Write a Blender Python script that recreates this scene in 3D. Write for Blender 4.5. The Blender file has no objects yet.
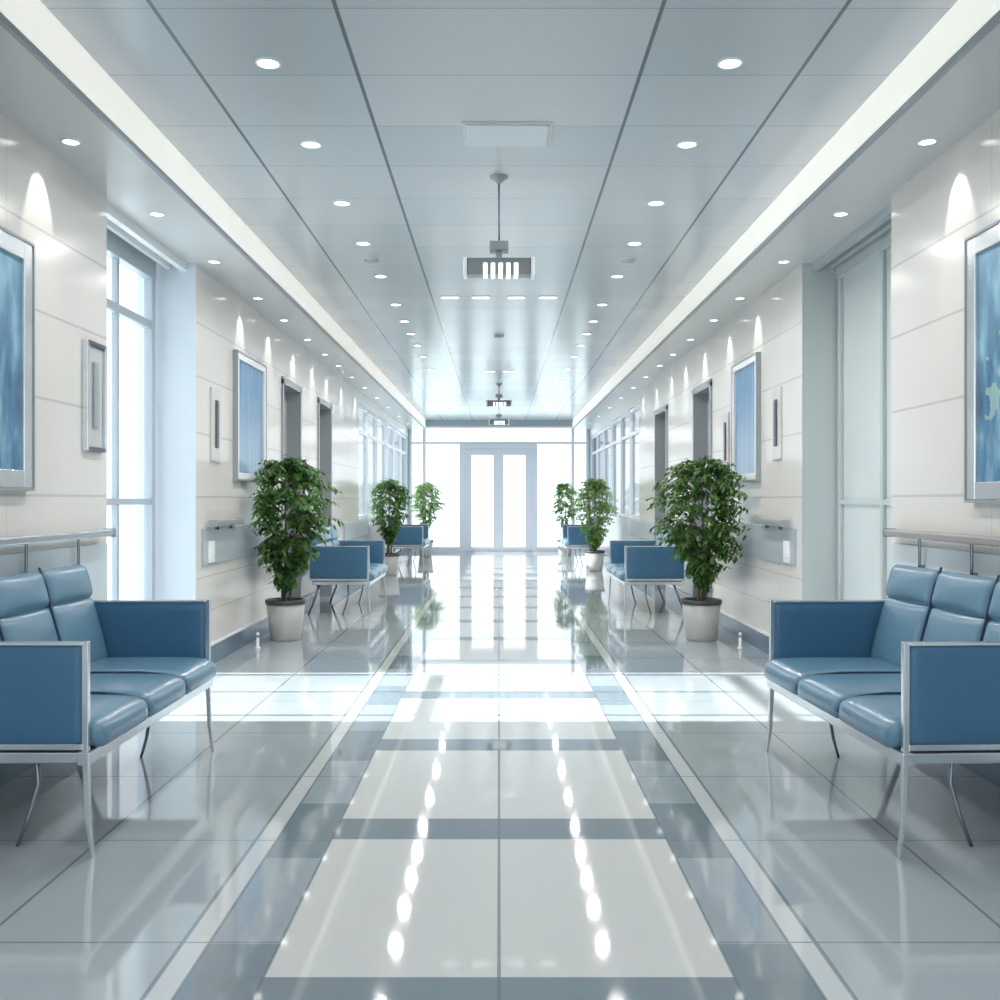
import bpy, math, random
from mathutils import Vector, Matrix
random.seed(7)
PI = math.pi
S = bpy.context.scene
COL = S.collection
EYE = 1.15
W = 2.02        # half width of the corridor
ZS = 2.725      # soffit height
ZC = 2.93       # central ceiling height
XC = 1.64       # cove position
END = 22.3      # glazed end wall
BACK = -1.6

# ------------------------------------------------------------------ materials
def newmat(name):
    m = bpy.data.materials.new(name); m.use_nodes = True
    nt = m.node_tree; b = nt.nodes['Principled BSDF']
    return m, nt, b
def plain(name, col, rough=.5, metal=0, spec=.5, coat=0, noise=0, nscale=8, bump=0, ior=None):
    m, nt, b = newmat(name)
    b.inputs['Base Color'].default_value = (*col, 1)
    b.inputs['Roughness'].default_value = rough
    b.inputs['Metallic'].default_value = metal
    b.inputs['Specular IOR Level'].default_value = spec
    b.inputs['Coat Weight'].default_value = coat
    b.inputs['Coat Roughness'].default_value = .08
    if ior: b.inputs['IOR'].default_value = ior
    tc = nt.nodes.new('ShaderNodeTexCoord')
    if noise or bump:
        n = nt.nodes.new('ShaderNodeTexNoise'); n.inputs['Scale'].default_value = nscale
        n.inputs['Detail'].default_value = 4
        nt.links.new(tc.outputs['Object'], n.inputs['Vector'])
        if noise:
            mx = nt.nodes.new('ShaderNodeMix'); mx.data_type = 'RGBA'
            mx.inputs[6].default_value = (*[c*(1-noise) for c in col], 1)
            mx.inputs[7].default_value = (*[min(1, c*(1+noise)) for c in col], 1)
            nt.links.new(n.outputs['Fac'], mx.inputs[0]); nt.links.new(mx.outputs[2], b.inputs['Base Color'])
        if bump:
            bp = nt.nodes.new('ShaderNodeBump'); bp.inputs['Strength'].default_value = bump; bp.inputs['Distance'].default_value = .01
            nt.links.new(n.outputs['Fac'], bp.inputs['Height']); nt.links.new(bp.outputs[0], b.inputs['Normal'])
    return m
def emit(name, col, s):
    m, nt, b = newmat(name)
    b.inputs['Base Color'].default_value = (*col, 1)
    b.inputs['Emission Color'].default_value = (*col, 1)
    b.inputs['Emission Strength'].default_value = s
    return m
class NT:
    """tiny expression helper for procedural masks"""
    def __init__(s, nt):
        s.nt = nt
        s.tc = nt.nodes.new('ShaderNodeTexCoord')
        sp = nt.nodes.new('ShaderNodeSeparateXYZ'); nt.links.new(s.tc.outputs['Object'], sp.inputs[0])
        s.x, s.y, s.z = sp.outputs
    def m(s, op, a, b=None, c=None):
        n = s.nt.nodes.new('ShaderNodeMath'); n.operation = op
        for i, v in enumerate((a, b, c)):
            if v is None: continue
            if isinstance(v, (int, float)): n.inputs[i].default_value = v
            else: s.nt.links.new(v, n.inputs[i])
        return n.outputs[0]
    def rng(s, v, lo, hi):
        return s.m('MULTIPLY', s.m('GREATER_THAN', v, lo), s.m('LESS_THAN', v, hi))
    def line(s, v, at, w):
        return s.m('COMPARE', v, at, w/2)
    def per(s, v, off, period, w):   # periodic line
        f = s.m('PINGPONG', s.m('SUBTRACT', v, off), period/2)
        return s.m('LESS_THAN', f, w/2)
    def mx(s, *a):
        r = a[0]
        for q in a[1:]: r = s.m('MAXIMUM', r, q)
        return r
    def mix(s, f, a, b):
        n = s.nt.nodes.new('ShaderNodeMix'); n.data_type = 'RGBA'
        if isinstance(f, (int, float)): n.inputs[0].default_value = f
        else: s.nt.links.new(f, n.inputs[0])
        for i, v in ((6, a), (7, b)):
            if isinstance(v, tuple): n.inputs[i].default_value = (*v, 1)
            else: s.nt.links.new(v, n.inputs[i])
        return n.outputs[2]
    def noise(s, scale, stretch=(1, 1, 1), detail=3):
        mp = s.nt.nodes.new('ShaderNodeMapping'); mp.inputs['Scale'].default_value = stretch
        s.nt.links.new(s.tc.outputs['Object'], mp.inputs[0])
        n = s.nt.nodes.new('ShaderNodeTexNoise'); n.inputs['Scale'].default_value = scale; n.inputs['Detail'].default_value = detail
        s.nt.links.new(mp.outputs[0], n.inputs['Vector'])
        return n.outputs['Fac']

# floor
def floor_mat():
    m, nt, b = newmat('polished_floor_tile'); e = NT(nt)
    ax = e.m('ABSOLUTE', e.x)
    lane = e.m('LESS_THAN', ax, .568)
    band = e.rng(ax, .568, .752)
    strip = e.rng(ax, .752, .822)
    cross = e.m('MULTIPLY', e.per(e.y, 2.3, 1.2, .22), e.m('LESS_THAN', ax, .752))
    alt = e.m('MULTIPLY', e.per(e.y, 2.9, 1.2, .62), band)
    n = e.noise(1.6)
    side = e.mix(n, (.36, .41, .435), (.42, .465, .485))
    c = e.mix(lane, side, (.585, .60, .595))
    c = e.mix(band, c, (.19, .245, .285))
    c = e.mix(alt, c, (.31, .365, .41))
    c = e.mix(strip, c, (.56, .59, .60))
    c = e.mix(cross, c, (.185, .235, .27))
    sidem = e.m('GREATER_THAN', ax, .822)
    j = e.mx(e.line(e.x, 0, .009), e.line(ax, .568, .008), e.line(ax, .752, .009), e.line(ax, .822, .012), e.line(ax, 1.35, .010),
             e.m('MULTIPLY', e.per(e.y, 2.6, .78, .007), e.m('GREATER_THAN', ax, .568)))
    c = e.mix(e.m('MULTIPLY', j, .75), c, (.13, .17, .20))
    nt.links.new(c, b.inputs['Base Color'])
    b.inputs['Roughness'].default_value = .045
    b.inputs['IOR'].default_value = 1.75
    bp = nt.nodes.new('ShaderNodeBump'); bp.inputs['Strength'].default_value = .012; bp.inputs['Distance'].default_value = .02
    nt.links.new(e.noise(3.0), bp.inputs['Height']); nt.links.new(bp.outputs[0], b.inputs['Normal'])
    return m
def ceiling_mat():
    m, nt, b = newmat('satin_ceiling_panel'); e = NT(nt)
    ax = e.m('ABSOLUTE', e.x)
    row = e.m('FLOOR', e.m('DIVIDE', e.m('SUBTRACT', e.y, 3.62), .57))
    coln = e.m('ADD', e.m('GREATER_THAN', ax, .59), e.m('GREATER_THAN', ax, 1.25))
    wn = nt.nodes.new('ShaderNodeTexWhiteNoise'); wn.noise_dimensions = '2D'
    cb = nt.nodes.new('ShaderNodeCombineXYZ'); nt.links.new(row, cb.inputs[0]); nt.links.new(coln, cb.inputs[1])
    nt.links.new(cb.outputs[0], wn.inputs['Vector'])
    c = e.mix(wn.outputs['Value'], (.50, .545, .575), (.57, .60, .62))
    j = e.mx(e.line(ax, .59, .016), e.line(ax, 1.25, .016))
    j2 = e.per(e.y, 3.62, .57, .008)
    c = e.mix(e.m('MULTIPLY', j2, .45), c, (.16, .19, .21))
    c = e.mix(e.m('MULTIPLY', j, .85), c, (.10, .12, .14))
    nt.links.new(c, b.inputs['Base Color'])
    b.inputs['Roughness'].default_value = .2
    b.inputs['IOR'].default_value = 1.45
    return m
def wall_mat():
    m, nt, b = newmat('glazed_wall_panel'); e = NT(nt)
    n = e.noise(.9)
    c = e.mix(n, (.645, .622, .590), (.725, .702, .668))
    j = e.mx(e.line(e.z, 2.34, .012), e.line(e.z, 1.98, .012), e.line(e.z, 1.60, .012), e.line(e.z, 1.17, .012), e.line(e.z, .62, .008), e.line(e.z, .38, .008))
    v = e.m('MULTIPLY', e.per(e.y, 4.1, 1.55, .007), .6)
    c = e.mix(e.m('MULTIPLY', e.mx(j, v), .45), c, (.34, .33, .31))
    nt.links.new(c, b.inputs['Base Color'])
    b.inputs['Roughness'].default_value = .17
    b.inputs['IOR'].default_value = 1.5
    bp = nt.nodes.new('ShaderNodeBump'); bp.inputs['Strength'].default_value = .25; bp.inputs['Distance'].default_value = .004; bp.invert = True
    nt.links.new(j, bp.inputs['Height']); nt.links.new(bp.outputs[0], b.inputs['Normal'])
    return m
def glass_mat(name, tint=(.95, .98, 1), refl=.07):
    m = bpy.data.materials.new(name); m.use_nodes = True; nt = m.node_tree; nt.nodes.clear()
    o = nt.nodes.new('ShaderNodeOutputMaterial'); mx = nt.nodes.new('ShaderNodeMixShader')
    t = nt.nodes.new('ShaderNodeBsdfTransparent'); t.inputs[0].default_value = (*tint, 1)
    g = nt.nodes.new('ShaderNodeBsdfGlossy'); g.inputs['Roughness'].default_value = .02
    lw = nt.nodes.new('ShaderNodeLayerWeight'); lw.inputs[0].default_value = .5
    pw = nt.nodes.new('ShaderNodeMath'); pw.operation = 'POWER'; pw.inputs[1].default_value = 4
    ml = nt.nodes.new('ShaderNodeMath'); ml.operation = 'MULTIPLY_ADD'; ml.inputs[1].default_value = .4; ml.inputs[2].default_value = .03
    nt.links.new(lw.outputs['Facing'], pw.inputs[0]); nt.links.new(pw.outputs[0], ml.inputs[0])
    nt.links.new(ml.outputs[0], mx.inputs[0]); nt.links.new(t.outputs[0], mx.inputs[1]); nt.links.new(g.outputs[0], mx.inputs[2])
    nt.links.new(mx.outputs[0], o.inputs[0]); return m
def leaf_mat(name, a, b2):
    m, nt, b = newmat(name)
    g = nt.nodes.new('ShaderNodeNewGeometry'); r = nt.nodes.new('ShaderNodeValToRGB')
    r.color_ramp.elements[0].color = (*a, 1); r.color_ramp.elements[1].color = (*b2, 1)
    nt.links.new(g.outputs['Random Per Island'], r.inputs[0]); nt.links.new(r.outputs[0], b.inputs['Base Color'])
    b.inputs['Roughness'].default_value = .42
    b.inputs['Subsurface Weight'].default_value = 0
    tr = nt.nodes.new('ShaderNodeBsdfTranslucent'); nt.links.new(r.outputs[0], tr.inputs[0])
    mx = nt.nodes.new('ShaderNodeMixShader'); mx.inputs[0].default_value = .3
    out = nt.nodes['Material Output']
    nt.links.new(b.outputs[0], mx.inputs[1]); nt.links.new(tr.outputs[0], mx.inputs[2]); nt.links.new(mx.outputs[0], out.inputs[0])
    return m
def art_mat(name, kind):
    m, nt, b = newmat(name); e = NT(nt)
    if kind == 'curtain':      # vertical blue folds, painted paler towards the foot of the picture
        n = e.noise(5, (1, 3.2, .12), 2)
        r = nt.nodes.new('ShaderNodeValToRGB'); nt.links.new(n, r.inputs[0])
        r.color_ramp.elements[0].position = .3; r.color_ramp.elements[0].color = (.035, .13, .30, 1)
        r.color_ramp.elements[1].position = .72; r.color_ramp.elements[1].color = (.17, .36, .58, 1)
        f = e.m('MULTIPLY', e.m('SUBTRACT', .25, e.z), .9)
        fm = nt.nodes.new('ShaderNodeClamp'); nt.links.new(f, fm.inputs[0])
        c = e.mix(fm.outputs[0], r.outputs[0], (.36, .50, .64))
    else:
        n = e.noise(4.5, (1, 2.2, .9), 8)
        r = nt.nodes.new('ShaderNodeValToRGB'); nt.links.new(n, r.inputs[0])
        el = r.color_ramp.elements
        el[0].position = .30; el[0].color = (.02, .08, .17, 1)
        el[1].position = .75; el[1].color = (.30, .52, .64, 1)
        q = el.new(.50); q.color = (.06, .21, .36, 1)
        f = e.m('MULTIPLY', e.m('ADD', e.z, .05), 1.1)
        fm = nt.nodes.new('ShaderNodeClamp'); nt.links.new(f, fm.inputs[0])
        c = e.mix(e.m('MULTIPLY', fm.outputs[0], .8), r.outputs[0], (.42, .66, .78))
        if kind == 'green':
            n2 = e.noise(5.5, (1, 1, 1), 3)
            g = e.m('MULTIPLY', e.m('GREATER_THAN', n2, .56), .55)
            g = e.m('MULTIPLY', g, e.rng(e.z, -.25, .22))
            c = e.mix(g, c, (.42, .62, .50))
    nt.links.new(c, b.inputs['Base Color']); b.inputs['Roughness'].default_value = .22
    return m

M = dict(
    floor=floor_mat(), ceil=ceiling_mat(), wall=wall_mat(),
    soffit=plain('soffit_paint', (.58, .58, .575), .28, noise=.03, nscale=1.5),
    reveal=plain('pale_blue_reveal_panel', (.63, .69, .755), .2),
    greyreveal=plain('grey_metal_reveal_panel', (.54, .585, .585), .25, metal=.15),
    white=plain('white_enamel', (.82, .83, .84), .3),
    frame=plain('grey_window_frame', (.42, .47, .51), .3, metal=.2),
    paleframe=plain('pale_lilac_door_frame', (.76, .79, .85), .35),
    dark=plain('dark_grey_metal', (.10, .12, .14), .35, metal=.4),
    grey=plain('mid_grey_plate', (.33, .36, .38), .35, metal=.2),
    band=plain('grey_wall_guard', (.40, .45, .48), .3, noise=.04, nscale=3),
    panel=plain('pale_wainscot', (.58, .64, .67), .25),
    base=plain('blue_grey_baseboard', (.13, .20, .27), .18),
    chrome=plain('brushed_steel', (.68, .71, .74), .22, metal=.9, noise=.05, nscale=30),
    darkchrome=plain('dark_steel', (.25, .29, .33), .25, metal=.8),  # darker steel for thin legs, brackets and lamp rods
    rail=plain('grey_brown_rail', (.40, .37, .36), .25, metal=.3, noise=.06, nscale=20),
    leather=plain('blue_seat_leather', (.12, .235, .33), .27, spec=.6, noise=.06, nscale=6, bump=.06),
    armblue=plain('blue_arm_panel', (.05, .145, .255), .36, noise=.05, nscale=4),
    gap_strip=plain('dark_gap_strip', (.02, .05, .09), .4),
    glass=glass_mat('clear_glass'),
    tinted=glass_mat('sun_dimming_glass', (.74, .77, .79)),  # tint added to weaken the sunlight through the far side panes
    frosted=plain('frosted_grey_glass', (.56, .61, .615), .12, noise=.05, nscale=2, ior=1.6),
    doorgrey=plain('pale_grey_door', (.50, .52, .53), .25),
    pot=plain('pale_grey_ceramic', (.47, .47, .45), .3, noise=.05, nscale=10),
    potrim=plain('dark_pot_rim', (.05, .06, .065), .4),
    soil=plain('potting_soil', (.035, .025, .018), .95, noise=.4, nscale=60, bump=.6),
    bark=plain('ficus_bark', (.20, .17, .10), .8, noise=.25, nscale=30, bump=.4),
    leaf=leaf_mat('ficus_leaf', (.016, .075, .02), (.14, .30, .065)),
    leaf2=leaf_mat('pale_ficus_leaf', (.08, .22, .06), (.36, .55, .16)),
    lens=emit('lamp_lens', (1, .985, .95), 6.5),
    plate=plain('warm_plate', (.60, .585, .56), .25),
    lampgrey=plain('lamp_housing_grey', (.20, .22, .23), .35),
    slensm=emit('small_lamp_lens', (1, .97, .92), 7.0),
    cove=emit('cove_diffuser', (1, .965, .90), .42),
    bars=emit('lamp_bar', (1, 1, 1), 1.6),
    ground=plain('outdoor_paving', (.52, .58, .59), .8, noise=.08, nscale=.5),
    art_a=art_mat('painting_blue_forest', 'blue'), art_b=art_mat('painting_blue_green', 'green'), art_c=art_mat('painting_blue_folds', 'curtain'),
)

# ------------------------------------------------------------------ mesh helpers
class MB:
    def __init__(s): s.v = []; s.f = []; s.sm = []
    def add(s, vs, fs, smooth=False):
        o = len(s.v); s.v += [tuple(v) for v in vs]
        for f in fs: s.f.append(tuple(i+o for i in f)); s.sm.append(smooth)
        return s
    def box(s, x0, x1, y0, y1, z0, z1):
        vs = [(x, y, z) for x in (x0, x1) for y in (y0, y1) for z in (z0, z1)]
        return s.add(vs, [(0,1,3,2),(4,6,7,5),(0,4,5,1),(2,3,7,6),(0,2,6,4),(1,5,7,3)])
    def tube(s, pts, rad, n=10, cap=True):
        pts = [Vector(p) for p in pts]
        if not hasattr(rad, '__len__'): rad = [rad]*len(pts)
        vs = []; fs = []
        for i, p in enumerate(pts):
            d = (pts[min(i+1, len(pts)-1)] - pts[max(i-1, 0)]).normalized()
            a = d.orthogonal().normalized() if i == 0 else (a - d*a.dot(d)).normalized()
            b = d.cross(a)
            for k in range(n):
                t = 2*PI*k/n; vs.append(p + (a*math.cos(t)+b*math.sin(t))*rad[i])
        for i in range(len(pts)-1):
            for k in range(n):
                fs.append((i*n+k, i*n+(k+1)%n, (i+1)*n+(k+1)%n, (i+1)*n+k))
        if cap: fs.append(tuple(reversed(range(n)))); fs.append(tuple((len(pts)-1)*n+k for k in range(n)))
        return s.add(vs, fs, True)
    def lathe(s, prof, cx=0, cy=0, n=32):
        vs = []; fs = []
        for r, z in prof:
            for k in range(n):
                t = 2*PI*k/n; vs.append((cx+r*math.cos(t), cy+r*math.sin(t), z))
        for i in range(len(prof)-1):
            for k in range(n):
                fs.append((i*n+k, i*n+(k+1)%n, (i+1)*n+(k+1)%n, (i+1)*n+k))
        return s.add(vs, fs, True)
    def pad(s, sx, sy, sz, r, puff=(0, 0, 0), n=12, fn=None):
        """rounded puffed cushion centred on origin, half sizes sx sy sz"""
        cache = {}; vs = []; fs = []
        def vert(p):
            k = tuple(round(c, 5) for c in p)
            if k in cache: return cache[k]
            h = (sx, sy, sz)
            q = Vector([p[i]*h[i] for i in range(3)])
            inner = Vector([max(-(h[i]-r), min(h[i]-r, q[i])) for i in range(3)])
            d = q-inner
            if d.length > 1e-9: q = inner + d.normalized()*r
            u = [p[i] for i in range(3)]
            for i in range(3):
                j, l = (i+1) % 3, (i+2) % 3
                q[i] += u[i]*puff[i]*(1-u[j]**2)*(1-u[l]**2)
            if fn: q = fn(q)
            cache[k] = len(vs); vs.append(q); return cache[k]
        g = [math.sin((-1+2*i/n)*PI/2) for i in range(n+1)]
        for ax in range(3):
            for sg in (-1, 1):
                for i in range(n):
                    for j in range(n):
                        c = []
                        for a, b in ((i, j), (i+1, j), (i+1, j+1), (i, j+1)):
                            p = [0, 0, 0]; p[ax] = sg; p[(ax+1) % 3] = g[a]; p[(ax+2) % 3] = g[b]
                            c.append(vert(tuple(p)))
                        if sg < 0: c.reverse()
                        if len(set(c)) > 2: fs.append(tuple(c))
        return s.add(vs, fs, True)
    def build(s, name, mat, parent=None, bevel=0, loc=None):
        me = bpy.data.meshes.new(name); me.from_pydata(s.v, [], s.f); me.update()
        for p, q in zip(me.polygons, s.sm): p.use_smooth = q
        me.materials.append(mat)
        o = bpy.data.objects.new(name, me); COL.objects.link(o)
        if parent: o.parent = parent
        if loc: o.location = loc
        if bevel:
            b = o.modifiers.new('bevel', 'BEVEL'); b.width = bevel; b.segments = 2; b.limit_method = 'ANGLE'
        return o
def struct(name, mb, mat, parent=None, bevel=0):
    o = mb.build(name, mat, parent, bevel)
    if not parent: o['kind'] = 'structure'
    return o
def thing(name, label, cat, loc=(0,0,0), rz=0, group=None):
    o = bpy.data.objects.new(name, None); COL.objects.link(o); o.empty_display_size = .1
    o.location = loc; o.rotation_euler = (0, 0, rz); o['label'] = label; o['category'] = cat
    if group: o['group'] = group
    return o
def tag(o, label, cat, group=None):
    o['label'] = label; o['category'] = cat
    if group: o['group'] = group
    return o
def dup(root, loc, label, rz=None, group=None, scale=None):
    r = root.copy(); COL.objects.link(r); r.location = loc; r['label'] = label
    if rz is not None: r.rotation_euler = (0, 0, rz)
    if scale: r.scale = (scale,)*3
    if group: r['group'] = group
    for ch in list(root.children):
        c = ch.copy(); COL.objects.link(c); c.parent = r
        for g in list(ch.children):
            d = g.copy(); COL.objects.link(d); d.parent = c
    return r
def side(s, a, b):      # x interval on side s
    return (min(s*a, s*b), max(s*a, s*b))
ORD = ['nearest', 'second nearest', 'third nearest', 'fourth nearest', 'fifth nearest', 'sixth nearest', 'seventh nearest', 'eighth nearest', 'ninth nearest', 'tenth nearest',
       'eleventh nearest', 'twelfth nearest', 'thirteenth nearest', 'fourteenth nearest', 'fifteenth nearest', 'sixteenth nearest', 'seventeenth nearest', 'eighteenth nearest']
LR = {-1: 'left', 1: 'right'}

# ------------------------------------------------------------------ the setting
struct('floor', MB().box(-2.45, 2.45, BACK, END+.15, -.1, 0), M['floor'])
struct('ceiling', MB().box(-XC-.02, XC+.02, BACK, END+.1, ZC, ZC+.12), M['ceil'])
W0, W1 = 5.15, 6.67           # alcove on both sides
SF0 = 14.4                    # glazed far stretch
DO = {-1: [(9.3, 10.15), (11.15, 12.0)], 1: [(9.5, 10.35), (12.0, 12.9)]}
for s in (-1, 1):
    nm = LR[s]
    # lowered side ceiling
    struct('ceiling', MB().box(*side(s, XC, 2.45), BACK, END+.1, ZS, ZS+.33), M['soffit'])
    x0, x1 = side(s, W, W+.2)
    m = MB().box(x0, x1, BACK, W0, 0, ZS)
    y = W1
    for a, b in DO[s]:
        m.box(x0, x1, y, a, 0, ZS); m.box(x0, x1, a, b, 2.28, ZS); y = b
    m.box(x0, x1, y, SF0, 0, ZS)
    m.box(x0, x1, SF0, END, 0, .86)
    m.box(x0, x1, SF0, END, 2.56, ZS)
    struct('wall_'+nm, m, M['wall'])
    # baseboards
    bb = MB()
    segs = [(BACK, W0), (W1, DO[s][0][0]), (DO[s][0][1], DO[s][1][0]), (DO[s][1][1], END)]
    bl = side(s, W-.018, W); cap = side(s, W-.022, W)
    cm = MB()
    for a, b in segs:
        bb.box(*bl, a, b, 0, .135); cm.box(*cap, a, b, .135, .147)
    o = struct('baseboard_'+nm, bb, M['base'])
    struct('cap_strip', cm, M['white'], o)
    # doors in the side walls
    for k, (a, b) in enumerate(DO[s]):
        n = (1 if s < 0 else 3)+k
        d = struct('door_%d' % n, MB().box(*side(s, W+.13, W+.17), a+.02, b-.02, .005, 2.25), M['doorgrey'])
        fr = MB().box(*side(s, W-.015, W+.20), a-.02, a+.035, 0, 2.275).box(*side(s, W-.015, W+.20), b-.035, b+.02, 0, 2.275).box(*side(s, W-.015, W+.20), a-.02, b+.02, 2.235, 2.30)
        struct('door_frame', fr, M['grey'], d)
        struct('door_window', MB().box(*side(s, W+.122, W+.13), b-.34, b-.16, 1.0, 2.0), M['dark'], d)
        struct('door_handle', MB().tube([(s*(W+.09), a+.1, .9), (s*(W+.09), a+.1, 1.2)], .012).box(*side(s, W+.09, W+.13), a+.09, a+.11, .93, .95).box(*side(s, W+.09, W+.13), a+.09, a+.11, 1.15, 1.17), M['chrome'], d)
    # glazed far stretch of the side wall
    f = MB(); xf = side(s, W+.02, W+.10)
    ys = [SF0, 15.6, 16.8, 18.1, 19.5, 20.9, END]
    for q in ys: f.box(*xf, q-.045, q+.045, .86, 2.56)
    xg = side(s, W+.026, W+.094)
    f.box(*xg, SF0, END, .862, .92); f.box(*xg, SF0, END, 2.50, 2.558); f.box(*xg, SF0, END, 2.14, 2.19)
    w = struct('window_%d' % (3 if s < 0 else 4), f, M['paleframe'])
    g = MB()
    for a, b in zip(ys, ys[1:]): g.box(*side(s, W+.055, W+.062), a+.045, b-.045, .92, 2.50)
    struct('pane', g, M['tinted'], w)

# alcove, left: tall window with daylight
D = .27
struct('trim_1', MB().box(-W-D-.12, -W-D*0-.2, W1, W1+.05, 0, ZS).box(-W-.2, -W, W1-.012, W1, 0, ZS).box(-W-D-.02, -W-.2, W1-.012, W1, 0, ZS), M['reveal'])
struct('trim_2', MB().box(-W-D-.12, -W-.2, W0-.06, W0, 0, ZS), M['reveal'])
f = MB(); xf = (-W-D-.04, -W-D+.02)
for a, b in ((W0, W0+.05), (W1-.12, W1-.06)): f.box(*xf, a, b, 0, ZS)
f.box(-W-D-.03, -W-D+.01, 5.98, 6.01, 0, 2.62); f.box(-W-D-.03, -W-D+.01, 5.33, 5.36, 0, 2.62)
f.box(xf[0]-.004, xf[1]+.004, W0, W1-.055, 2.60, ZS); xg = (xf[0]+.006, xf[1]-.006)
f.box(*xg, W0+.01, W1-.07, 2.27, 2.325); f.box(*xg, W0+.01, W1-.07, 1.12, 1.16); f.box(*xg, W0+.01, W1-.07, .003, .07)
w = struct('window_1', f, M['frame'], bevel=.004)
struct('pane', MB().box(-W-D-.014, -W-D-.008, W0+.05, W1-.12, .07, 2.6), M['glass'], w)
struct('curtain_track', MB().box(-W-.10, -W-.06, W0, W1-.012, ZS-.05, ZS).box(-W-.2, -W-.17, W0, W1-.012, ZS-.035, ZS), M['white'], w)
# alcove, right: frosted glass door
struct('trim_3', MB().box(W, W+D+.1, W1-.012, W1, 0, ZS).box(W+.2, W+D+.1, W1, W1+.05, 0, ZS), M['greyreveal'])
struct('trim_4', MB().box(W+.2, W+D+.1, W0-.06, W0, 0, ZS), M['greyreveal'])
d = struct('door_5', MB().box(W+D-.02, W+D+.02, W0, W1-.012, 0, 2.62), M['frosted'])
fr = MB()
for a, b in ((W0, W0+.05), (W1-.08, W1-.035), (5.86, 5.9)): fr.box(W+D-.045, W+D-.02, a, b, 0, 2.62)
fr.box(W+D-.038, W+D-.02, W0, W1-.05, 1.12, 1.155).box(W+D-.05, W+D+.02, W0, W1-.012, 2.615, ZS)
struct('door_frame', fr, M['greyreveal'], d, .004)
struct('sliding_track', MB().box(W+.06, W+.10, W0, W1-.012, ZS-.05, ZS).box(W+.16, W+.2, W0, W1-.012, ZS-.035, ZS), M['band'], d)

# end wall
e0 = END
m = MB().box(-2.45, 2.45, e0, e0+.14, 2.80, ZC+.1)
m.box(-2.45, -W+.02, e0, e0+.14, 0, 2.8).box(W-.02, 2.45, e0, e0+.14, 0, 2.8)
struct('wall_end', m, M['band'])
f = MB()
for x in (-W+.04, -1.67, 1.65, W-.04): f.box(x-.035, x+.035, e0+.02, e0+.10, 0, 2.8)
f.box(-W+.01, W-.01, e0+.03, e0+.09, 2.40, 2.45); f.box(-W+.01, W-.01, e0+.03, e0+.09, 2.76, 2.799)
f.box(-W, -.88, e0+.01, e0+.11, 0, .10).box(.86, W, e0+.01, e0+.11, 0, .10)
w = struct('window_2', f, M['paleframe'])
struct('pane', MB().box(-W, -.88, e0+.055, e0+.062, .1, 2.4).box(.86, W, e0+.055, e0+.062, .1, 2.4).box(-W, W, e0+.055, e0+.062, 2.45, 2.76), M['glass'], w)
tr = MB().box(-.88, -.76, e0-.01, e0+.12, 0, 2.30).box(.74, .86, e0-.01, e0+.12, 0, 2.30).box(-.88, .86, e0-.01, e0+.12, 2.30, 2.395)
struct('trim_5', tr, M['paleframe'])
for k, (a, b) in enumerate(((-.76, -.01), (-.01, .74))):
    lf = .15 if k == 0 else .115; rt = .115 if k == 0 else .15
    l = struct('door_%d' % (6+k), MB().box(a, a+lf, e0+.02, e0+.08, 0, 2.298).box(b-rt, b, e0+.02, e0+.08, 0, 2.298)
               .box(a+lf, b-rt, e0+.02, e0+.08, 2.15, 2.298).box(a+lf, b-rt, e0+.02, e0+.08, 0, .10), M['paleframe'], bevel=.004)
    struct('pane', MB().box(a+lf, b-rt, e0+.045, e0+.053, .10, 2.15), M['glass'], l)
# unseen glazing added behind the viewpoint for frontal fill light
f = MB()
for x in (-W, -.7, .7, W): f.box(x-.05, x+.05, BACK-.1, BACK, 0, ZC)
f.box(-2.45, 2.45, BACK-.1, BACK, 2.85, 3.05).box(-2.45, 2.45, BACK-.1, BACK, -.1, .06)
w = struct('window_5', f, M['paleframe'])
struct('pane', MB().box(-W, W, BACK-.05, BACK-.043, .06, 2.85), M['glass'], w)
# ground outside
struct('ground', MB().box(-60, 60, -40, 90, -.2, -.11), M['ground'])

# wainscot and wall guard
for s in (-1, 1):
    struct('trim_%d' % (6 if s < 0 else 7), MB().box(*side(s, W-.012, W), 1.2, W0-.02, .147, .93), M['panel'], bevel=.003)
    struct('trim_%d' % (8 if s < 0 else 9), MB().box(*side(s, W-.014, W), W1+.12, 9.15, .70, .955), M['band'], bevel=.003)
    struct('trim_%d' % (10 if s < 0 else 11), MB().box(*side(s, W-.014, W), 13.0, SF0+1.0, .62, .85), M['band'], bevel=.003)

# ------------------------------------------------------------------ cove lights
for s in (-1, 1):
    c = thing('cove_light', 'long warm-white glowing cove light strip along the %s edge of the ceiling' % LR[s], 'cove light', (s*XC, 10, ZS), 0, 'cove light strips')
    m = MB(); 
    a, b = side(s, .004, -.035)
    # sloped diffuser facing the corridor
    x_lo, x_hi = -s*.012, -s*.004
    m.add([(x_lo, -11.4, .012), (x_lo, 12.2, .012), (x_hi, 12.2, ZC-ZS), (x_hi, -11.4, ZC-ZS), (0, -11.4, .012), (0, 12.2, .012), (0, 12.2, ZC-ZS), (0, -11.4, ZC-ZS)],
          [(0,1,2,3),(4,7,6,5),(0,4,5,1),(3,2,6,7),(0,3,7,4),(1,5,6,2)])
    m.build('diffuser', M['cove'], c)
    MB().box(*side(s, -.02, .0), -11.4, 12.2, -.012, .012).build('edge_lip', M['grey'], c)

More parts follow.
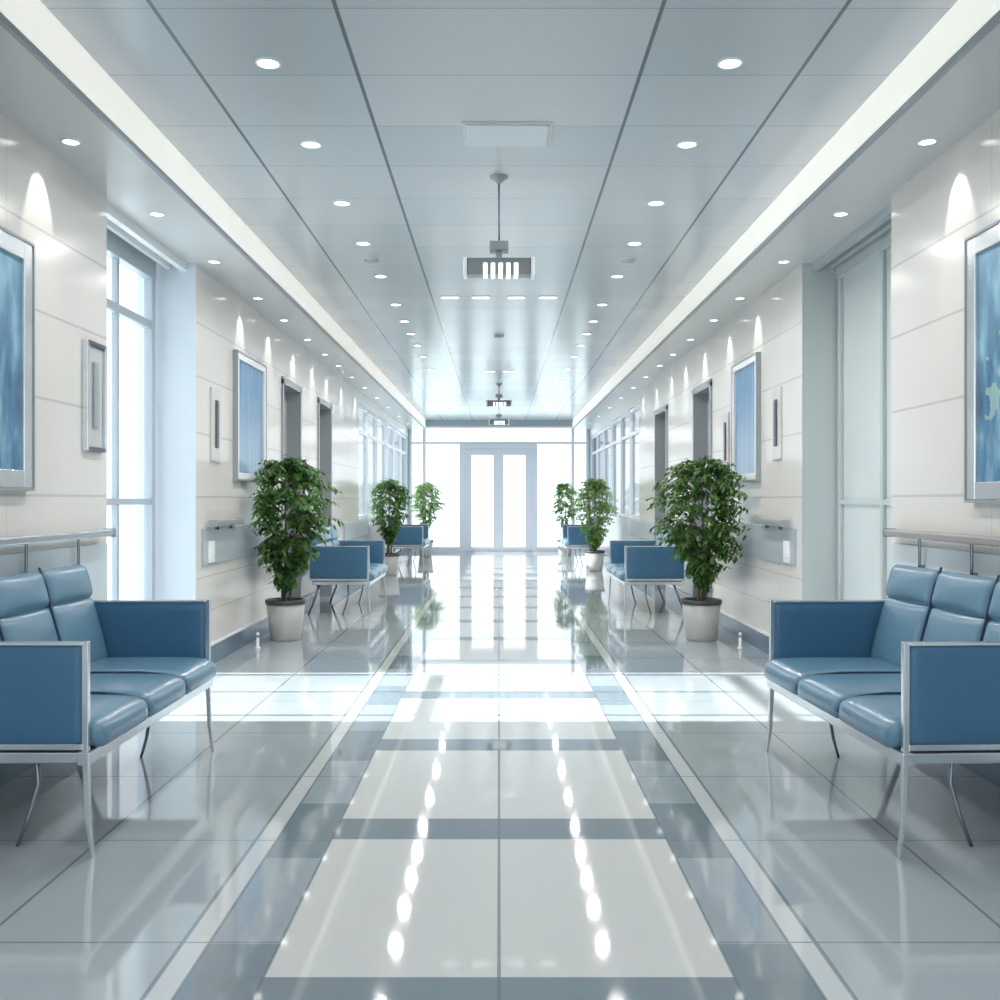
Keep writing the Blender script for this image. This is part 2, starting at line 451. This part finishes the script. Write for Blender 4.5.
# ------------------------------------------------------------------ ceiling fixtures
def spot(name, parent, loc, energy, ang, blend, rx=0, ry=0, rad=.04, col=(1, .98, .95)):
    l = bpy.data.lights.new(name, 'SPOT'); l.energy = energy; l.spot_size = math.radians(ang); l.spot_blend = blend
    l.shadow_soft_size = rad; l.color = col
    o = bpy.data.objects.new(name, l); COL.objects.link(o); o.parent = parent; o.location = loc; o.rotation_euler = (rx, ry, 0)
    return o
def downlight(label, x, y, z, r, lens, group):
    t = thing('downlight', label, 'ceiling light', (x, y, z), 0, group)
    MB().lathe([(r*1.22, 0), (r*1.2, -.005), (r*1.02, -.007), (r, -.002), (r, 0)]).build('trim_ring', M['white'], t)
    m = MB().lathe([(r, -.001), (r*.7, -.004), (.0005, -.005)]); m.build('lens', lens, t)
    return t
CD = [4.07, 5.0, 5.99, 6.93, 7.95, 9.1, 9.95, 10.7, 11.5, 12.4, 13.6, 15, 16.6, 18.3, 20]
MAINW = 34
proto = None
for s in (-1, 1):
    for k, y in enumerate([2.2, .4] + CD):  # foremost pairs lie out of view, added to brighten the near corridor
        if k < 2: lab = 'unseen round downlight added to brighten the near end, %s row, overhead before the %s visible one' % (LR[s], 'first' if k == 0 else 'very first')
        else: lab = 'round recessed downlight in the %s row of the middle ceiling, %s' % (LR[s], ORD[k-2])
        if proto is None:
            proto = downlight(lab, s*.94, y, ZC, .043, M['lens'], 'downlights in the middle ceiling'); t = proto
            sp = spot('lamp', proto, (0, 0, -.02), MAINW, 165, .6)
        else: t = dup(proto, (s*.94, y, ZC), lab)
SD = [4.39, 5.5, 6.6, 7.8, 8.75, 9.8, 10.8, 11.7, 12.8, 14.0, 15.4, 17, 18.8, 20.6]
sp_proto = {}
for s in (-1, 1):
    for k, y in enumerate(SD):
        lab = 'small round downlight in the lowered %s side ceiling, %s' % (LR[s], ORD[k])
        in_alcove = W0 < y < W1
        key = (s, in_alcove)
        if key not in sp_proto:
            t = downlight(lab, s*1.88, y, ZS, .034, M['slensm'], 'small downlights in the side ceilings')
            if not in_alcove: spot('wall_washer', t, (0, 0, -.012), 9, 46, .25, 0, s*math.radians(-24), .012, (1, .97, .92))
            sp_proto[key] = t
        else: dup(sp_proto[key], (s*1.88, y, ZS), lab)
# oblong lights across the middle panel
ob = None
for (x, y), nm in zip([(-.43, 8.77), (-.16, 8.77), (.15, 8.77), (.43, 8.77), (-.13, 13.8), (.13, 13.8)],
                      ['leftmost of the row of four', 'second from left of the row of four', 'third from left of the row of four', 'rightmost of the row of four', 'left one of the far pair', 'right one of the far pair']):
    lab = 'oblong white light in the middle ceiling panel, ' + nm
    if ob is None:
        ob = thing('oblong_light', lab, 'ceiling light', (x, y, ZC), 0, 'oblong lights across the middle ceiling panel')
        MB().box(-.085, .085, -.045, .045, -.006, 0).build('trim_ring', M['white'], ob, .003)
        MB().box(-.07, .07, -.032, .032, -.010, -.006).build('lens', M['bars'], ob, .002)
    else: dup(ob, (x, y, ZC), lab)
# access panel
t = thing('access_panel', 'pale grey rectangular access panel on the ceiling before the hanging lamp', 'ceiling panel', (.04, 4.86, ZC))
MB().box(-.2, .2, -.14, .14, -.016, 0).build('cover', M['panel'], t, .006)
MB().box(-.215, .215, -.155, .155, -.006, 0).build('rim', M['soffit'], t, .002)
# smoke detectors
sd = None
for x, y, nm in ((-.94, 7.4, 'among the left row of downlights'), (.96, 7.4, 'among the right row of downlights'), (0, 10.8, 'in the middle panel beyond the hanging lamp')):
    lab = 'small grey smoke detector on the ceiling ' + nm
    if sd is None:
        sd = thing('smoke_detector', lab, 'smoke detector', (x, y, ZC), 0, 'ceiling smoke detectors')
        MB().lathe([(.055, 0), (.055, -.012), (.035, -.03), (.0005, -.032)], n=20).build('housing', M['band'], sd)
        MB().lathe([(.057, 0), (.057, -.004), (.05, -.006)], n=20).build('mounting_ring', M['white'], sd)
    else: dup(sd, (x, y, ZC), lab)
# hanging lamps
def pendant(y, zt, label):
    t = thing('pendant_lamp', label, 'hanging lamp', (0, y, ZC), 0, 'hanging louvred lamps')
    d = ZC-zt
    MB().lathe([(.05, 0), (.05, -.008), (.02, -.03), (.006, -.045)], n=20).build('canopy', M['grey'], t)
    MB().tube([(0, 0, -.03), (0, 0, -d+.10)], .005).build('rod', M['darkchrome'], t)
    MB().box(-.052, .052, -.05, .05, -d+.055, -d+.105).build('driver_box', M['grey'], t, .004)
    MB().box(-.017, .017, -.017, .017, -d+.02, -d+.055).build('neck', M['grey'], t)
    h = MB().box(-.175, .175, -.05, .05, -d-.078, -d+.012).build('housing', M['lampgrey'], t, .004)
    MB().box(-.195, -.175, -.056, .056, -d-.085, -d+.016).box(.175, .195, -.056, .056, -d-.085, -d+.016).build('end_cap', M['white'], t, .003)
    for k in range(5):
        x = -.075+k*.042
        MB().box(x-.011, x+.011, -.056, .056, -d-.081, -d-.018).build('light_bar', M['bars'], t, .003)
    return t
p1 = pendant(5.5, 2.46, 'nearest grey hanging lamp with glowing louvre bars on a thin rod')
pendant(15.3, 2.66, 'middle grey hanging lamp far along the corridor')
pendant(18.9, 2.66, 'farthest grey hanging lamp close to the glazed entrance')

# ------------------------------------------------------------------ sofas
def lean(q, z0=.42, z1=.88):
    return q
def make_sofa(label, loc, rz):
    t = thing('waiting_bench', label, 'bench seat', loc, rz, 'blue three-seat waiting benches')
    L = .705
    for sy in (-1, 1):
        a = MB().pad(.285, .019, .16, .012, (0, .002, 0), 8).build('armrest', M['armblue'], t, loc=(.005, sy*(L-.03), .525))
        tr = MB().box(-.288, .288, -.021, .021, .158, .168)
        tr.box(-.288, -.280, -.021, .021, -.17, .168); tr.box(-.288, .29, -.014, .014, -.178, -.158)
        tr.build('arm_trim', M['chrome'], a, .003)
        # front post: square, tapering to the floor and kicking slightly outwards
        m = MB(); y0 = sy*(L-.03)
        pr = [(.300, .695, .0105), (.300, .34, .0105), (.308, .12, .0085), (.322, 0, .006)]
        vs = []; fs = []
        for x, z, r in pr: vs += [(x-r, y0-r, z), (x+r, y0-r, z), (x+r, y0+r, z), (x-r, y0+r, z)]
        for i in range(3):
            for k in range(4): fs.append((i*4+(k+1)%4, i*4+k, (i+1)*4+k, (i+1)*4+(k+1)%4))
        fs += [(0, 1, 2, 3), (15, 14, 13, 12)]
        m.add(vs, fs).build('leg', M['chrome'], t, .002)
        # slender curved leg under the seat
        MB().tube([(.02, sy*.52, .335), (.075, sy*.53, .29), (.085, sy*.54, .20), (.06, sy*.56, .09), (.03, sy*.575, 0)], [.009, .009, .008, .007, .006]).build('leg', M['darkchrome'], t)
        # raked rear leg
        MB().tube([(-.17, sy*(L-.06), .34), (-.30, sy*(L-.06), 0)], [.016, .011], 4).build('leg', M['darkchrome'], t)
        MB().tube([(-.25, sy*(L-.05), .36), (-.31, sy*(L-.05), .80)], [.012, .010], 6).build('back_post', M['darkchrome'], t)
    fr = MB().box(.278, .318, -L+.01, L-.01, .298, .342)
    fr.box(-.26, -.22, -L+.01, L-.01, .30, .34)
    for y in (-L+.015, L-.045, -.24, .21): fr.box(-.24, .30, y, y+.03, .305, .340)
    fr.build('seat_frame', M['chrome'], t, .004)
    MB().box(-.26, .27, -L+.05, L-.05, .335, .348).build('seat_pan', M['dark'], t)
    cw = (2*L-.10)/3
    for k in range(3):
        y = -L+.05+cw*(k+.5)
        def f(q):
            q = Vector(q)
            if q.x > .18: q.z -= (q.x-.18)**2*1.2
            return q
        MB().pad(.292, cw/2-.003, .045, .034, (.006, 0, .014), 12, f).build('seat_cushion', M['leather'], t, loc=(.058, y, .394))
        # backrest: lower pad and rolled headrest, leaning back
        c = Matrix.Rotation(math.radians(-15), 4, 'Y')
        for nm, zz, hz, th, pf in (('back_cushion', .15, .155, .038, .016), ('headrest', .375, .078, .046, .014)):
            o = Vector((-.168, y, .415))
            def g(q, zz=zz, o=o):
                return c @ (Vector(q)+Vector((0, 0, zz)))
            b = MB().pad(th, cw/2-.003, hz, .03, (pf, 0, .003), 12, g).build(nm, M['leather'], t, loc=o)
    for k in (1, 2):  # dark strips added to draw the dark gaps between cushions
        y = -L+.05+cw*k
        MB().tube([(-.19, y, .437), (0, y, .440), (.16, y, .441), (.26, y, .432), (.325, y, .414), (.345, y, .375)], .0055, 6).build('gap_strip', M['gap_strip'], t)
        MB().tube([(-.140, y, .44), (-.183, y, .60), (-.212, y, .705), (-.232, y, .80), (-.262, y, .872)], .0055, 6).build('gap_strip', M['gap_strip'], t)
    return t
PB = 'long blue leather three-seat bench with steel frame, '
sx = 1.60
s0 = make_sofa(PB+'nearest on the left wall', (-sx-.03, 3.895, 0), 0)
dup(s0, (sx-.027, 3.895, 0), PB+'nearest on the right wall', PI+.045)
dup(s0, (-sx, 10.62, 0), PB+'behind the near left potted ficus', 0)
dup(s0, (sx-.04, 10.62, 0), PB+'behind the near right potted ficus', PI)
dup(s0, (-sx-.03, 18.1, 0), PB+'farthest on the left, near the entrance', 0)
dup(s0, (sx-.10, 18.1, 0), PB+'farthest on the right, near the entrance', PI)

# ------------------------------------------------------------------ potted plants
def leaf(m, p, d, up, L, w):
    d = d.normalized(); sd_ = d.cross(up)
    if sd_.length < 1e-3: sd_ = d.orthogonal()
    sd_.normalize(); n = sd_.cross(d)
    m.add([p, p+d*L*.4+sd_*w-n*w*.3, p+d*L*.45, p+d*L*.4-sd_*w-n*w*.3, p+d*L*.8+sd_*w*.55-n*L*.12, p+d*L-n*L*.2, p+d*L*.8-sd_*w*.55-n*L*.12, p+d*L*.8-n*L*.08],
          [(0, 2, 1), (0, 3, 2), (1, 2, 7, 4), (2, 3, 6, 7), (4, 7, 5), (7, 6, 5)], True)
def make_plant(label, x, y, seed, lm, wallside, H=1.49, R=.40, low=.50, dens=1.0, cat='potted plant'):
    rnd = random.Random(seed)
    t = thing('potted_ficus', label, cat, (x, y, 0), 0, 'potted ficus trees')
    MB().lathe([(.0005, .004), (.118, .0), (.125, .012), (.158, .30), (.150, .30), (.146, .285)], n=36).build('pot', M['pot'], t)
    MB().lathe([(.163, .296), (.166, .302), (.166, .328), (.160, .334), (.148, .332), (.146, .296)], n=36).build('pot_rim', M['potrim'], t)
    MB().lathe([(.147, .30), (.09, .312), (.0005, .318)], n=24).build('soil', M['soil'], t)
    st = MB(); c0 = Vector((0, -.03, .98)) 
    tips = []
    for k, (bx, by) in enumerate(((0, 0), (.03, .02), (-.025, .01))):
        pts = [Vector((bx, by, .30)), Vector((bx*1.2+rnd.uniform(-.01, .01), by, .50)), Vector((bx*2.2+rnd.uniform(-.02, .02), by-.01, .75)), Vector((bx*4, by*2-.02, 1.05)), Vector((bx*5, by*3-.02, H-.15))]
        st.tube(pts, [.013, .012, .010, .008, .004], 7); tips += pts[2:]
    fo = MB()
    lim = (W-.065) - abs(x)
    def ok(p):
        q = p.x*wallside
        return q < lim
    nb = int(470*dens)
    for k in range(nb):
        # crown envelope: round top, narrowing below
        u = rnd.random(); z = low + (H-low)*(1-(1-u)**1.25*1.0)
        tt = (z-low)/(H-low)
        env = R*(math.sin(min(1, tt*1.5+.08)*PI/2)**1.25 if tt < .62 else math.sqrt(max(0, 1-((tt-.62)/.40)**2)))
        env = max(env, .05)
        a = rnd.uniform(0, 2*PI); rr = env*rnd.uniform(.25, 1.0)**.6
        end = Vector((rr*math.cos(a), rr*math.sin(a)*.95, z))
        end += Vector((rnd.gauss(0, .02), rnd.gauss(0, .02), rnd.gauss(0, .015)))
        start = Vector((end.x*.25, end.y*.25, min(H-.12, z+.02)-.03))
        mid = (start+end)/2 + Vector((0, 0, .07))
        if end.x*wallside > 0: end.y -= .32*end.x*wallside/R
        if end.x*wallside > lim: end.x = wallside*(lim-rnd.uniform(0, .1)); mid.x *= .8
        if k % 3 == 0: st.tube([start, mid, end], [.004, .003, .0015], 4, False)
        nl = 11
        for i in range(nl):
            f = .28+.72*i/(nl-1)
            p = start*(1-f)**2+mid*2*f*(1-f)+end*f*f
            tg = ((mid-start)*(1-f)+(end-mid)*f).normalized()
            sdv = Vector((-tg.y, tg.x, 0)); sdv = sdv.normalized() if sdv.length > 1e-3 else Vector((1, 0, 0))
            sgn = 1 if i % 2 else -1
            d = tg*.55+sdv*sgn*rnd.uniform(.4, 1.0)+Vector((rnd.gauss(0, .25), rnd.gauss(0, .25), rnd.uniform(-.85, .1)))
            L = rnd.uniform(.045, .072)
            if ok(p+d.normalized()*L) and ok(p): leaf(fo, p, d, Vector((0, 0, 1)), L, L*.23)
    st.build('trunk', M['bark'], t)
    fo.build('foliage', M[lm], t)
    return t
make_plant('leafy green ficus in a pale grey pot, nearest on the left by the wall', -1.76, 8.25, 1, 'leaf', -1, H=1.49, R=.45, low=.44)
make_plant('leafy green ficus in a pale grey pot, nearest on the right by the wall', 1.67, 8.25, 2, 'leaf', 1, H=1.49, R=.45, low=.44)
make_plant('dark green ficus in the left row between the second and third benches', -1.68, 15.3, 3, 'leaf', -1, H=1.46, R=.37, dens=.7)
make_plant('yellow-green ficus in the right row between the second and third benches', 1.55, 16.2, 4, 'leaf2', 1, H=1.49, R=.40, low=.36, dens=.7)
make_plant('pale green ficus farthest left, beside the glazed entrance', -1.50, 20.4, 5, 'leaf2', -1, H=1.50, R=.38, dens=.6)
make_plant('pale green ficus farthest right, beside the glazed entrance', 1.36, 20.6, 6, 'leaf2', 1, H=1.50, R=.30, dens=.45)

# ------------------------------------------------------------------ wall art
def framed(name, label, s, y0, y1, z0, z1, fw, fm, am, fd=.035, group='framed pictures on the side walls'):
    t = thing(name, label, 'picture', (s*W, (y0+y1)/2, (z0+z1)/2), 0, group)
    hy, hz = (y1-y0)/2, (z1-z0)/2
    xa = side(s, -fd, 0)
    MB().box(*xa, -hy, -hy+fw, -hz, hz).box(*xa, hy-fw, hy, -hz, hz).box(*xa, -hy+fw, hy-fw, hz-fw, hz).box(*xa, -hy+fw, hy-fw, -hz, -hz+fw).build('frame', fm, t, .004)
    MB().box(*side(s, -.016, 0), -hy+fw, hy-fw, -hz+fw, hz-fw).build('painting', am, t)
    e = .012
    xb = side(s, -fd-.004, 0)
    MB().box(*xb, -hy-e, -hy, -hz-e, hz+e).box(*xb, hy, hy+e, -hz-e, hz+e).box(*xb, -hy, hy, hz, hz+e).box(*xb, -hy, hy, -hz-e, -hz).build('frame_edge', M['grey'], t)
    return t
framed('framed_picture', 'large blue abstract painting in a silver frame, above the near left bench', -1, 3.05, 4.26, 1.20, 2.23, .075, M['chrome'], M['art_a'])
framed('framed_picture', 'large blue and green abstract painting in a silver frame, above the near right bench', 1, 3.05, 4.25, 1.15, 2.25, .075, M['chrome'], M['art_b'])
framed('framed_picture', 'narrow blue picture of vertical folds on the left wall beside the near ficus', -1, 7.60, 8.52, 1.31, 2.28, .05, M['white'], M['art_c'])
framed('framed_picture', 'narrow blue picture of vertical folds on the right wall beside the near ficus', 1, 7.72, 8.52, 1.31, 2.28, .05, M['white'], M['art_c'])

# narrow vertical plaques
def plaque(label, s, y, z, hy, hz, edge, name='wall_plaque'):
    t = thing(name, label, 'wall plaque', (s*W, y, z), 0, 'narrow upright wall plaques')
    x = side(s, -.014, 0)
    MB().box(*x, -hy, hy, -hz, hz).build('backplate', M['doorgrey'] if edge else M['plate'], t, .003)
    if edge:
        q = side(s, -.03, 0); e = .02
        MB().box(*q, -hy-e, -hy, -hz-e, hz+e).box(*q, hy, hy+e, -hz-e, hz+e).build('frame', M['chrome'], t, .003)
        for zz in (-hz-e, hz): MB().box(*q, -hy, hy, zz, zz+e).build('end_bracket', M['dark'], t, .002)
    MB().box(*side(s, -.026, -.012), -hy*.28, hy*.28, -hz*.62, hz*.68).build('handle', M['grey'] if edge else M['dark'], t, .004)
    return t
plaque('narrow silver-framed upright plaque on the left wall between big painting and window', -1, 4.96, 1.66, .10, .25, True)
plaque('narrow white upright plaque with dark slot, left wall just past the window', -1, 7.10, 1.68, .11, .26, False)
plaque('narrow white upright plaque with dark slot, right wall just past the glass door', 1, 7.24, 1.70, .11, .26, False)
plaque('narrow upright plaque with dark slot, right wall beyond the blue picture', 1, 8.86, 1.66, .10, .26, False)

# handrails
def handrail(label, s, y0, y1, z, ys, post, mat):
    t = thing('handrail', label, 'handrail', (s*W, (y0+y1)/2, z), 0, 'wall handrails')
    c = (y0+y1)/2
    MB().box(*side(s, -.08, -.025), y0-c, y1-c, -.018, .018).build('rail', mat, t, .008)
    for y in ys:
        MB().box(*side(s, -.04, -.03), y-c-.008, y-c+.008, -post, -.015).box(*side(s, -.04, -.012), y-c-.008, y-c+.008, -post, -post+.02).build('bracket', M['darkchrome'], t, .002)
    for y in (y0, y1):
        MB().box(*side(s, -.084, -.02), y-c-.008, y-c+.008, -.022, .022).build('end_cap', M['grey'], t, .002)
    return t
for s in (-1, 1):
    handrail('long handrail with upright brackets behind the near %s bench' % LR[s], s, 1.4, W0-.10, .985, [1.8, 2.3, 2.8, 3.25, 3.72, 4.2, 4.72], .16, M['chrome'] if s < 0 else M['rail'])
    handrail('short grey handrail over the wall guard behind the near %s ficus' % LR[s], s, W1+.22, 7.60, .99, [W1+.4, 7.42], .05, M['grey'])
# white wall plates, doorstops
for s in (-1, 1):
    t = thing('wall_switch', 'small white wall switch plate on the grey guard of the %s wall' % LR[s], 'switch', (s*(W-.014), 6.95, .79), 0, 'white wall switches')
    MB().box(*side(s, -.012, 0), -.07, .07, -.075, .075).build('plate', M['white'], t, .003)
    MB().box(*side(s, -.018, -.011), -.035, .035, -.04, .04).build('rocker', M['white'], t, .003)
    t = thing('doorstop', 'small white stub post on the floor by the %s wall before the ficus' % LR[s], 'doorstop', (s*1.87, 7.75, 0), 0, 'white floor stubs')
    MB().lathe([(.022, 0), (.022, .008), (.012, .014), (.012, .12), (.0005, .125)], n=16).build('post', M['white'], t)
    MB().lathe([(.0125, .085), (.016, .088), (.016, .105), (.0125, .108)], n=16).build('buffer', M['grey'], t)

# ------------------------------------------------------------------ light
sun = bpy.data.lights.new('sun', 'SUN'); sun.energy = 15; sun.angle = math.radians(.6); sun.color = (1, .985, .96)
so = bpy.data.objects.new('sun', sun); COL.objects.link(so)
dv = Vector((math.cos(math.radians(31)), 0.0, -math.sin(math.radians(31))))
so.rotation_euler = dv.to_track_quat('-Z', 'Y').to_euler(); so.location = (-20, 5, 15)
wd = bpy.data.worlds.new('sky'); S.world = wd; wd.use_nodes = True
nt = wd.node_tree; bg = nt.nodes['Background']
tc = nt.nodes.new('ShaderNodeTexCoord'); sp_ = nt.nodes.new('ShaderNodeSeparateXYZ'); cr = nt.nodes.new('ShaderNodeValToRGB')
mr = nt.nodes.new('ShaderNodeMapRange'); mr.inputs['From Min'].default_value = -.1; mr.inputs['From Max'].default_value = .5
nt.links.new(tc.outputs['Generated'], sp_.inputs[0]); nt.links.new(sp_.outputs[2], mr.inputs[0]); nt.links.new(mr.outputs[0], cr.inputs[0])
cr.color_ramp.elements[0].color = (.80, .95, 1, 1); cr.color_ramp.elements[1].color = (.90, .95, 1, 1)
el = cr.color_ramp.elements.new(.3); el.color = (.97, 1, 1, 1)
nt.links.new(cr.outputs[0], bg.inputs[0]); bg.inputs[1].default_value = 1.9

# ------------------------------------------------------------------ camera
cam = bpy.data.cameras.new('camera'); cam.sensor_width = 36; cam.lens = 36; cam.shift_x = .001; cam.clip_end = 300
co = bpy.data.objects.new('camera', cam); COL.objects.link(co); co.location = (0, 0, EYE); co.rotation_euler = (PI/2, 0, 0)
S.camera = co
vs = S.view_settings; vs.view_transform = 'Standard'; vs.look = 'None'; vs.gamma = 1; vs.exposure = 0; vs.use_curve_mapping = False
